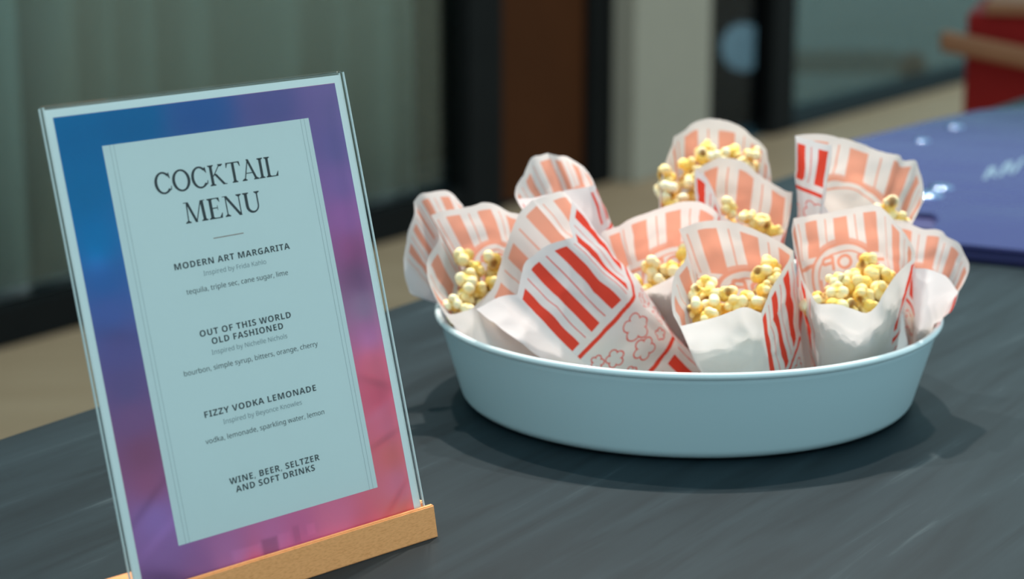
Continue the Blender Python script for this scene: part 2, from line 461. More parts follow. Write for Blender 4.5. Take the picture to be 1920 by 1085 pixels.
def glyph(ch):
    p = []
    if ch == 'C':
        arc(p, (.47, .5), .46, .53, TS, TT, 42, 322)
        p.append([(.82, .68), (.86, .68), (.83, .98), (.76, .92)]); p.append([(.76, .92), (.70, .86), (.84, .67), (.86, .70)])
        p.append([(.80, .10), (.87, .16), (.89, .32), (.85, .32)])
        return p, .90
    if ch == 'O':
        arc(p, (.48, .5), .48, .53, TS, TT, 0, 360, 56)
        return p, .96
    if ch == 'K':
        bar(p, (.17, 0), (.17, 1), TS); serif(p, .17, 0, .32, 1); serif(p, .17, 1, .32, -1)
        bar(p, (.25, .44), (.68, 1), .062); serif(p, .70, 1, .27, -1)
        bar(p, (.36, .56), (.80, 0.0), .15); p.append([(.70, 0), (.95, 0), (.95, .03), (.80, .06)])
        return p, .94
    if ch == 'T':
        bar(p, (.40, 0), (.40, 1), TS); serif(p, .40, 0, .32, 1)
        p.append([(.03, .945), (.77, .945), (.78, 1.0), (.02, 1.0)])
        p.append([(.02, 1.0), (.0, .76), (.035, .76), (.12, .95)]); p.append([(.78, 1.0), (.80, .76), (.765, .76), (.68, .95)])
        return p, .80
    if ch == 'A':
        bar(p, (.13, 0), (.44, 1.0), .062); bar(p, (.42, 1.03), (.79, 0), .135)
        p.append([(.25, .33), (.66, .33), (.66, .375), (.25, .375)]); serif(p, .13, 0, .28, 1); serif(p, .79, 0, .30, 1)
        return p, .94
    if ch == 'I':
        bar(p, (.17, 0), (.17, 1), TS); serif(p, .17, 0, .32, 1); serif(p, .17, 1, .32, -1)
        return p, .34
    if ch == 'L':
        bar(p, (.17, 0), (.17, 1), TS); serif(p, .17, 0, .32, 1); serif(p, .17, 1, .32, -1)
        p.append([(.1, 0), (.68, 0), (.66, .05), (.1, .05)]); p.append([(.68, 0), (.72, .25), (.69, .25), (.56, .05)])
        return p, .72
    if ch == 'M':
        bar(p, (.15, 0), (.19, .96), .055); serif(p, .15, 0, .28, 1)
        p.append([(.03, 1), (.26, 1), (.26, .965), (.03, .965)])
        bar(p, (.21, 1), (.56, 0.0), .125); bar(p, (.55, 0.0), (.90, 1), .055)
        bar(p, (.98, 0), (.94, 1), TS); serif(p, .98, 0, .32, 1); p.append([(.88, 1), (1.10, 1), (1.10, .965), (.88, .965)])
        return p, 1.14
    if ch == 'E':
        bar(p, (.17, 0), (.17, 1), TS); serif(p, .17, 0, .32, 1); serif(p, .17, 1, .32, -1)
        p.append([(.1, 0), (.67, 0), (.65, .05), (.1, .05)]); p.append([(.67, 0), (.71, .25), (.68, .25), (.55, .05)])
        p.append([(.1, 1), (.62, 1), (.62, .95), (.1, .95)]); p.append([(.62, 1), (.64, .78), (.61, .78), (.51, .95)])
        p.append([(.1, .49), (.48, .49), (.48, .54), (.1, .54)]); p.append([(.48, .40), (.51, .40), (.51, .63), (.48, .63)])
        return p, .72
    if ch == 'N':
        bar(p, (.18, 0), (.18, .97), .055); serif(p, .18, 0, .28, 1); p.append([(.02, 1), (.26, 1), (.26, .965), (.02, .965)])
        bar(p, (.18, 1), (.84, -.02), .15); bar(p, (.86, -.02), (.86, 1), .055); serif(p, .86, 1, .28, -1)
        return p, 1.0
    if ch == 'U':
        l0, l1, r0, r1 = .17 - TS / 2, .17 + TS / 2, .71, .78
        bar(p, (.17, .36), (.17, 1), TS); serif(p, .17, 1, .32, -1); bar(p, (.745, .36), (.745, 1), .07); serif(p, .745, 1, .28, -1)
        o_ = lambda t: ((l0 + r1) / 2 + (r1 - l0) / 2 * math.cos(t), .36 + .38 * math.sin(t))
        i_ = lambda t: ((l1 + r0) / 2 + (r0 - l1) / 2 * math.cos(t), .36 + .285 * math.sin(t))
        for k in range(28):
            A, B = math.pi * (1 + k / 28), math.pi * (1 + (k + 1) / 28)
            p.append([o_(A), o_(B), i_(B), i_(A)])
        return p, .90
    return p, .4


def serif_line(name, text, u0, u1, base, cap):
    polys, x = [], 0.0
    for i, ch in enumerate(text):
        gp, w = glyph(ch)
        polys += [[(px + x, py) for px, py in q] for q in gp]
        x += w + (0.015 if ch in 'TA' else 0.055)
    lo = min(p[0] for q in polys for p in q); hi = max(p[0] for q in polys for p in q)
    k = (u1 - u0) / (hi - lo)
    vs, fs = [], []
    for q in polys:
        ar = sum(q[i][0] * q[(i + 1) % len(q)][1] - q[(i + 1) % len(q)][0] * q[i][1] for i in range(len(q)))
        if ar < 0: q = q[::-1]
        fs.append(tuple(range(len(vs), len(vs) + len(q))))
        vs += [SP.p(u0 + (px - lo) * k, -0.00144, base + py * cap) for px, py in q]
    return mesh_obj(name, vs, fs, M_ink, insert)


serif_line('title_lettering', 'COCKTAIL', 0.0633, 0.1512, 0.2146, 0.0121)
serif_line('title_lettering', 'MENU', 0.0795, 0.1342, 0.1956, 0.0121)

FD = bpy.utils.system_resource('DATAFILES', path='fonts')
def font(fn):
    try: return bpy.data.fonts.load(FD + '/' + fn)
    except Exception: return None
F_MATH, F_LIGHT = font('NotoSansMath-Regular.woff2'), font('Noto Sans CJK Regular.woff2')


def bold(s):
    return ''.join(chr(0x1D5D4 + ord(c) - 65) if 'A' <= c <= 'Z' else c for c in s) if F_MATH else s


def text_line(name, text, u0, u1, base, cap, mat, fnt, spacing=1.0, fat=0.0):
    cu = bpy.data.curves.new(name, 'FONT')
    cu.body = text
    cu.offset = fat
    if fnt: cu.font = fnt
    cu.size = 1.0
    cu.space_character = spacing
    cu.resolution_u = 6
    tmp = bpy.data.objects.new(name, cu)
    COL.objects.link(tmp)
    dg = bpy.context.evaluated_depsgraph_get()
    me = bpy.data.meshes.new_from_object(tmp.evaluated_get(dg))
    bpy.data.objects.remove(tmp); bpy.data.curves.remove(cu)
    xs = [v.co.x for v in me.vertices]
    lo, hi = min(xs), max(xs)
    k = (u1 - u0) / (hi - lo)
    ky = cap / 0.714
    for v in me.vertices:
        v.co = SP.p(u0 + (v.co.x - lo) * k, -0.00144, base + v.co.y * ky) - SO
    me.materials.clear(); me.materials.append(mat)
    o = bpy.data.objects.new(name, me)
    COL.objects.link(o)
    o.parent = insert
    return o


for s, u0, u1, v in (('MODERN ART MARGARITA', .0659, .1491, .1706), ('OUT OF THIS WORLD', .0744, .1405, .1304), ('OLD FASHIONED', .0816, .1334, .1249),
                     ('FIZZY VODKA LEMONADE', .0672, .1488, .0846), ('WINE, BEER, SELTZER', .0755, .1418, .0438), ('AND SOFT DRINKS', .0788, .1370, .0385)):
    text_line('drink_lettering', bold(s), u0, u1, v, .0054, M_ink, F_MATH, 1.06)
for s, u0, u1, v in (('Inspired by Frida Kahlo', .0848, .1300, .1645), ('Inspired by Nichelle Nichols', .0802, .1350, .1190), ('Inspired by Beyonce Knowles', .0791, .1365, .0786)):
    text_line('credit_lettering', s, u0, u1, v, .0041, M_grey_ink, F_MATH)
for s, u0, u1, v in (('tequila, triple sec, cane sugar, lime', .0708, .1442, .1557), ('bourbon, simple syrup, bitters, orange, cherry', .0588, .1562, .1104), ('vodka, lemonade, sparkling water, lemon', .0645, .1515, .0698)):
    text_line('ingredients_lettering', s, u0, u1, v, .0043, M_ink, F_MATH)

# wooden base: a beech block with a slot, its front face leaning with the sheet
M_beech, nt, b, L = mat_new('beech_wood')
tc = nt.nodes.new('ShaderNodeTexCoord')
mp = nt.nodes.new('ShaderNodeMapping'); mp.inputs['Rotation'].default_value = (0, 0, -SA)
mp2 = nt.nodes.new('ShaderNodeMapping'); mp2.inputs['Scale'].default_value = (110, 700, 700)
n1 = nt.nodes.new('ShaderNodeTexNoise'); n1.inputs['Scale'].default_value = 3.0; n1.inputs['Detail'].default_value = 3
r1 = nt.nodes.new('ShaderNodeValToRGB')
e = r1.color_ramp.elements
e[0].position, e[0].color = 0.30, (0.82, 0.31, 0.10, 1)
e[1].position, e[1].color = 0.55, (1.0, 0.41, 0.155, 1)
L(tc.outputs['Object'], mp.inputs[0]); L(mp.outputs[0], mp2.inputs[0]); L(mp2.outputs[0], n1.inputs['Vector']); L(n1.outputs['Fac'], r1.inputs[0]); L(r1.outputs[0], b.inputs['Base Color'])
b.inputs['Roughness'].default_value = 0.5
b.inputs['Specular IOR Level'].default_value = 0.3
BF = Frame((SO.x, SO.y, TABLE), ST, -SN, (0, 0, 1))       # x along the block, y back, z up
prof = [(-0.0085, 0.0), (-0.0048, 0.0200), (-0.0016, 0.0200), (0.0005, 0.007), (0.0062, 0.007), (0.0046, 0.0200), (0.0300, 0.0200), (0.0325, 0.0)]
X0, X1 = -0.012, 0.2172
vs = [BF.p(x, y, z) for x in (X0, X1) for y, z in prof]
m = len(prof)
fs = [tuple(range(m)), tuple(range(2 * m - 1, m - 1, -1))] + [(j, j + m, (j + 1) % m + m, (j + 1) % m) for j in range(m)]
base = mesh_obj('wooden_base', vs, fs, M_beech, stand_o)
base['label'] = 'pale beech block'
bm = bmesh.new(); bm.from_mesh(base.data); bmesh.ops.recalc_face_normals(bm, faces=bm.faces)
bmesh.ops.bevel(bm, geom=[e_ for e_ in bm.edges if e_.calc_length() > 0.1 or e_.calc_length() < .025], offset=0.0007, segments=2, affect='EDGES')
bm.to_mesh(base.data); bm.free()

# ------------------------------------------------------------------ the bowl
BX, BY = 0.1325, 1.5693
M_bowl = plain('grey_blue_enamel', (0.53, 0.665, 0.71), 0.33, 0.45, 0, 0.01)
M_rim = plain('highlight_rim_enamel', (0.66, 0.76, 0.79), 0.12, 0.9, 0, 0.01)  # lighter than the body: the rim's highlights are put into its colour
bowl = empty('bowl', (BX, BY, TABLE), 'wide grey blue enamel bowl holding the popcorn bags', 'bowl')
outer = [(0.0, 0.0008), (0.150, 0.0008), (0.160, 0.0012)] + [(0.1625 + 0.0095 * math.sin(t), 0.0105 - 0.0095 * math.cos(t)) for t in np.linspace(0.2, 1.35, 8)]
outer += [(0.1718 + (0.1880 - 0.1718) * k / 10, 0.0088 + (0.0650 - 0.0088) * k / 10) for k in range(1, 11)]
inner = [(0.1868, 0.0650)] + [(0.1706 + (0.1868 - 0.1706) * k / 10, 0.0100 + (0.0650 - 0.0100) * k / 10) for k in range(9, -1, -1)]
inner += [(0.166, 0.0042), (0.155, 0.0025), (0.0, 0.0025)]
vs, fs = lathe(outer + inner, 160)
mesh_obj('bowl_body', [v + Vector((BX, BY, TABLE)) for v in vs], fs, M_bowl, bowl, True)
tor = [(0.1885 + 0.0026 * math.cos(t), 0.0662 + 0.0026 * math.sin(t)) for t in np.linspace(0, 2 * math.pi, 17)]
vs, fs = lathe(tor, 160)
mesh_obj('rolled_rim', [v + Vector((BX, BY, TABLE)) for v in vs], fs, M_rim, bowl, True)['label'] = 'rolled rim with highlights in its colour'

# ------------------------------------------------------------------ printed popcorn bags
PXM = 0.00015                                     # metres per texel of the print
PW, GW, VH = 0.078, 0.050, 0.200                  # printed panel, gusset, height covered by the print


def seg_d(X, Y, x0, y0, x1, y1):
    dx, dy = x1 - x0, y1 - y0
    t = np.clip(((X - x0) * dx + (Y - y0) * dy) / (dx * dx + dy * dy + 1e-12), 0, 1)
    return np.hypot(X - x0 - t * dx, Y - y0 - t * dy)


def edge(d):                                      # soft coverage of a signed distance
    return np.clip(0.5 - d / PXM / 1.5, 0, 1)


def cloud_d(X, Y, cx, cy, r, rot=0.0):
    d = np.hypot(X - cx, Y - cy) - r * 0.62
    for k in range(5):
        a = rot + k * 2 * math.pi / 5
        d = np.minimum(d, np.hypot(X - cx - r * 0.62 * math.cos(a), Y - cy - r * 0.62 * math.sin(a)) - r * 0.42)
    return d


def stripes(X, W, V, thick, thin, v0, v1):
    m = np.zeros_like(X)
    for a, b_ in thick: m = np.maximum(m, edge(np.maximum(np.maximum(a * W - X, X - b_ * W), np.maximum(v0 - V, V - v1))))
    for a, wd in thin: m = np.maximum(m, edge(np.maximum(np.abs(X - a * W) - wd * W / 2, np.maximum(v0 - V, V - v1))) * 0.9)
    return m


def gusset_art(sh=0.0):
    w, h = int(GW / PXM), int(VH / PXM)
    X, V = np.meshgrid((np.arange(w) + .5) * PXM, (np.arange(h) + .5) * PXM)
    thick = ((-.1, .12), (.335, .465), (.673, .817))
    thin = ((.225, .014), (.567, .014), (.928, .014))
    m = stripes(X, GW, V, thick, thin, .005, .067 - sh)
    m = np.maximum(m, stripes(X, GW, V, thick, thin, .123 - sh, .3))
    for v in (.0735 - sh, .1165 - sh): m = np.maximum(m, edge(np.abs(V - v) - .0015))
    d = np.full_like(X, 1.0)
    for cx, cy, r, rot in ((.036, .088, .0085, .3), (.030, .102, .0066, .9), (.0155, .092, .0055, .1), (.0065, .085, .0045, .7), (.0165, .107, .0036, .2), (.0055, .101, .0048, 1.1), (.044, .106, .004, .5)):
        d2 = cloud_d(X, V, cx, cy - sh, r, rot)
        d = np.where(d2 < 0, d2, np.minimum(d, d2)) if cx < .033 else np.minimum(d, d2)
    m = np.maximum(m, edge(np.abs(d) - .00038))
    return m


def letters(X, V, word, cx, cy, lh, lw, gap):
    m = np.full_like(X, 1.0)
    x = cx - (len(word) * lw + (len(word) - 1) * gap) / 2
    for ch in word:
        t, b_, mid = cy - lh / 2, cy + lh / 2, cy
        xc, r = x + lw / 2, lh / 4
        seg = lambda a, b2, c, d2: seg_d(X, V, a, b2, c, d2)
        ell = np.abs(np.hypot((X - xc) / (lw / 2), (V - cy) / (lh / 2)) - 1) * min(lw, lh) / 2
        if ch == 'O': d = ell
        elif ch == 'C': d = np.where((X > xc) & (np.abs(V - cy) < lh * .26), 1.0, ell)
        elif ch in 'PR':
            d = seg(x, t, x, b_)
            d = np.minimum(d, seg(x, t, x + lw * .6, t)); d = np.minimum(d, seg(x, mid, x + lw * .6, mid))
            bow = np.abs(np.hypot((X - x - lw * .55), (V - t - r)) - r)
            d = np.minimum(d, np.where(X > x + lw * .55, bow, 1.0))
            if ch == 'R': d = np.minimum(d, seg(x + lw * .4, mid, x + lw * .95, b_))
        elif ch == 'N': d = np.minimum(np.minimum(seg(x, t, x, b_), seg(x + lw, t, x + lw, b_)), seg(x, t, x + lw, b_))
        m = np.minimum(m, d)
        x += lw + gap
    return m


def panel_art(words=True):
    w, h = int(PW / PXM), int(VH / PXM)
    X, V = np.meshgrid((np.arange(w) + .5) * PXM, (np.arange(h) + .5) * PXM)
    thick = tuple((.136 + .328 * k - .075, .136 + .328 * k + .075) for k in range(3))
    thin = tuple((.300 + .328 * k, .014) for k in range(3))
    m = stripes(X, PW, V, thick, thin, .005, .034)
    m = np.maximum(m, stripes(X, PW, V, thick, thin, .122, .3))
    for v in (.0400, .115): m = np.maximum(m, edge(np.abs(V - v) - .0015))
    cx, cv, R = PW * .47, .0555, .0315
    rr = np.hypot(X - cx, (V - cv) * 1.08)
    m *= 1 - edge(rr - R - .0006)
    # solid fan between stripes and circle
    m = np.maximum(m, edge(np.abs(rr - R) - .0013))
    m = np.maximum(m, edge(np.maximum(np.maximum(rr - R - .004, R - rr), V - .034)) * 0.85)
    m = np.maximum(m, edge(np.abs(rr - R + .0062) - .0007))
    bend = (X - cx) ** 2 * 5.0
    if words: m = np.maximum(m, edge(letters(X, V - bend, 'POP', cx, .0400, .0095, .0105, .0045) - .00125))
    if words: m = np.maximum(m, edge(letters(X, V - bend, 'CORN', cx, .0540, .0095, .0085, .0040) - .00120))
    d = np.full_like(X, 1.0)
    for ox, oy, r_, rot in ((.012, .097, .008, .3), (.030, .103, .007, .8), (.050, .099, .0085, .1), (.068, .105, .006, .5)):
        d = np.minimum(d, cloud_d(X, V, ox, oy, r_, rot))
    return np.maximum(m, edge(np.abs(d) - .00038))


def art_mat(name, arr):
    """Thin paper, printed red on the outer side; from inside the print shows through pale."""
    m, nt, b, L = mat_new(name)
    nt.nodes.remove(b)
    out = nt.nodes['Material Output']
    mask = None
    if arr is not None:
        ti = nt.nodes.new('ShaderNodeTexImage'); ti.extension = 'EXTEND'
        ti.image = image(name + '_art', np.repeat(arr[::-1, :, None], 3, 2).astype(np.float32), True)
        uvn = nt.nodes.new('ShaderNodeUVMap'); uvn.uv_map = 'UVMap'
        L(uvn.outputs[0], ti.inputs['Vector'])
        mask = ti.outputs['Color']
    geo = nt.nodes.new('ShaderNodeNewGeometry')
    def mix(c0, c1, fac):
        x_ = nt.nodes.new('ShaderNodeMix'); x_.data_type = 'RGBA'
        for sock, val in ((x_.inputs['A'], c0), (x_.inputs['B'], c1)):
            if isinstance(val, tuple): sock.default_value = val + (1,)
            else: L(val, sock)
        if fac is not None: L(fac, x_.inputs['Factor'])
        return x_.outputs['Result']
    PAPER = (0.735, 0.715, 0.735)
    if mask is not None:
        outside = mix(PAPER, (0.74, 0.075, 0.048), mask)
        inside = mix((0.775, 0.715, 0.70), (0.80, 0.36, 0.26), mask)
        colr = mix(outside, inside, geo.outputs['Backfacing'])
    else:
        colr = mix(PAPER, PAPER, None)
    d = nt.nodes.new('ShaderNodeBsdfDiffuse'); t = nt.nodes.new('ShaderNodeBsdfTranslucent')
    L(colr, d.inputs[0]); L(colr, t.inputs[0])
    mx = nt.nodes.new('ShaderNodeMixShader'); mx.inputs[0].default_value = 0.48
    L(d.outputs[0], mx.inputs[1]); L(t.outputs[0], mx.inputs[2]); L(mx.outputs[0], out.inputs['Surface'])
    return m


M_plain_paper = art_mat('thin_white_paper', None)
M_gusset = art_mat('gusset_print', gusset_art(.011))
M_gusset_cut = art_mat('short_gusset_print', gusset_art(.034))
M_printed = art_mat('panel_print', panel_art())
M_printed_blank = art_mat('plain_panel_print', panel_art(False))
PANELS = (('plain_panel', M_plain_paper), ('side_gusset', M_gusset), ('printed_panel', M_printed), ('side_gusset', M_gusset))


def rim_curve(pts):
    """Catmull-Rom through PTS (open)."""
    P = [np.array(p) for p in pts]
    P = [2 * P[0] - P[1]] + P + [2 * P[-1] - P[-2]]
    seg = np.cumsum([0] + [np.linalg.norm(P[i + 2] - P[i + 1]) for i in range(len(pts) - 1)])
    def f(t):
        t = float(np.interp(t, seg / seg[-1], range(len(pts))))
        i = min(int(t), len(pts) - 2); t -= i
        a, b_, c, d = P[i:i + 4]
        return 0.5 * (2 * b_ + (c - a) * t + (2 * a - 5 * b_ + 4 * c - d) * t * t + (3 * b_ - a - 3 * c + d) * t ** 3)
    return f


GROUP_BAGS = 'popcorn bags standing in the bowl'


def in_bowl(p, margin=0.0):
    """Press a point against the inside of the bowl where it would pass through its wall."""
    z = p.z - TABLE
    rmax = 0.1690 + 0.0160 * min(z, .067) / .067 - margin
    if z > 0.070: rmax += (z - 0.070) * 3.0
    d = Vector((p.x - BX, p.y - BY, 0))
    return p - d * (1 - rmax / d.length) if d.length > rmax else p


def bag_mass(rims, feet, level, label, fit=0.895):
    """The popcorn down inside a bag, below the pieces one can tell apart: one lumpy body a little smaller than the bag."""
    ctr_r = sum((p for run in rims for p in run), Vector()) / sum(len(r_) for r_ in rims)
    ctr_f = sum(feet, Vector()) / 4
    loops, n_, rows = [], 14, 16
    for k in range(4):
        f = rim_curve(rims[k] + [rims[(k + 1) % 4][0]])
        for i in range(n_):
            u = i / n_
            t0 = level[k] + (level[(k + 1) % 4] - level[k]) * u
            loops.append((Vector(f(u)), feet[k].lerp(feet[(k + 1) % 4], u), t0))
    N = len(loops)
    vs, fs = [], []
    for j in range(rows + 1):
        for top, bot, t0 in loops:
            t = t0 + (0.97 - t0) * j / rows
            p, c = top.lerp(bot, t), ctr_r.lerp(ctr_f, t)
            vs.append(in_bowl(c.lerp(p, fit + 0.02 * noise.noise(p * 190)), .004))
    for j in range(rows):
        for i in range(N):
            a, b_ = j * N + i, j * N + (i + 1) % N
            fs.append((a, a + N, b_ + N, b_))
    # heaped top
    ct = sum((vs[i] for i in range(N)), Vector()) / N
    ring = list(range(N))
    for q in (0.72, 0.44, 0.18):
        new = []
        for i in range(N):
            p = ct.lerp(vs[i], q)
            p.z += 0.003 + 0.0035 * noise.noise(p * 210)
            new.append(len(vs)); vs.append(p)
        for i in range(N): fs.append((ring[i], ring[(i + 1) % N], new[(i + 1) % N], new[i]))
        ring = new
    fs.append(tuple(ring)); fs.append(tuple(range(rows * N + N - 1, rows * N - 1, -1)))
    o = mesh_obj('popcorn', vs, fs, M_mass, None, True)
    tag(o, label, 'popcorn', None, 'stuff')
    return o


M_mass = plain('popcorn_mass', (0.75, 0.52, 0.16), 0.8, 0.1, 0, 0.45, 160)


def make_bag(spec, seed):
    """One bag: the rim of each panel is a run of points (photo column, photo row, metres behind the bowl's centre), its foot a rectangle in the bowl."""
    corners = spec['foot']
    feet = []
    for px, dY in corners:
        Y = BY + dY
        fz = spec.get('foot_z', .006)
        v = Vector(((px - 960) / FPX * (Y * math.cos(PITCH) + (EYE - fz) * math.sin(PITCH)), Y, TABLE + fz))
        d = Vector((v.x - BX, v.y - BY, 0))
        rm = 0.160 if fz < .02 else .171
        if d.length > rm: v -= d * (1 - rm / d.length)
        feet.append(v)
    root = empty('popcorn_bag', sum(feet, Vector()) / 4, spec['label'], 'popcorn bag', GROUP_BAGS)
    rims = [[at(px, py, BY + dY) for px, py, dY in run] for run in spec['rim']]
    if spec.get('level'): bag_mass(rims, feet, spec['level'], 'popcorn packed down inside the ' + spec['label'].split(' with ')[0].split(' showing')[0].split(' heaped')[0].split(', ')[0], spec.get('fit', .895))
    nm = (30, 22, 36, 22)
    rows = 44
    ctr_r = sum((p for run in rims for p in run), Vector()) / sum(len(r_) for r_ in rims)
    ctr_f = sum(feet, Vector()) / 4
    rnd = random.Random(seed)
    off = Vector((rnd.random() * 50, rnd.random() * 50, rnd.random() * 50))
    for k in range(4):
        run = rims[k] + [rims[(k + 1) % 4][0]]
        f = rim_curve(run)
        f0, f1 = feet[k], feet[(k + 1) % 4]
        vs, uvs, fs = [], [], []
        n_ = nm[k]
        gu0, gu1 = spec.get('gus', (0, 1)) if k in (1, 3) else (0, 1)
        for i in range(n_ + 1):
            u = i / n_
            top = Vector(f(u))
            ln0 = 0.2
            jag = (noise.noise(top * 95 + off) * .0016 + noise.noise(top * 260 + off) * .0007) * (4 * u * (1 - u)) ** .5
            bot = f0.lerp(f1, u)
            ln = (top - bot).length
            bulge = (top - Vector(run[0]).lerp(Vector(run[-1]), u)).dot((top - bot) / ln)
            for j in range(rows + 1):
                t = (j / rows) ** 1.15
                t += max(0.0, jag) / ln0 * (1 - t)
                p = top.lerp(bot, t)
                c = ctr_r.lerp(ctr_f, t)
                rad = (p - c); rad.normalize()
                swell = math.sin(math.pi * min(1, t * 1.05)) * math.sin(math.pi * u) * spec.get('swell', (.004, .003, .004, .003))[k]
                damp = min(1, t * 6) * (1 - t) + 0.12
                if i in (0, n_): damp *= 0.6
                q_ = p * 26 + off
                wr = (noise.noise(q_) * 0.0040 + noise.noise(q_ * 2.7) * 0.0022)
                fine = (1 - abs(noise.noise(q_ * 1.6 + Vector((7, 3, 1))))) ** 6 * -0.0018
                vs.append(in_bowl(p + rad * (swell + (wr + fine) * damp)))
                sm = min(1.0, t * ln / .03)
                uvs.append((gu0 + (gu1 - gu0) * u, 1 - (t * ln - bulge * sm * sm * (3 - 2 * sm)) / VH))
        R = rows + 1
        for i in range(n_):
            for j in range(rows):
                fs.append((i * R + j, i * R + j + 1, (i + 1) * R + j + 1, (i + 1) * R + j))
        name, mt = PANELS[k]
        if mt is M_gusset and spec.get('cut'): mt = M_gusset_cut
        if mt is M_printed and spec.get('stripe_back'): mt = M_gusset
        if mt is M_printed and spec.get('blank'): mt = M_printed_blank
        o = mesh_obj(name, vs, fs, mt, root, True)
        o['label'] = ('plain white paper side', 'red striped side gusset', 'striped side with round emblem', 'red striped side gusset')[k]
        l = o.data.uv_layers.new(name='UVMap')
        for lp in o.data.loops:
            l.data[lp.index].uv = uvs[lp.vertex_index]
    return root


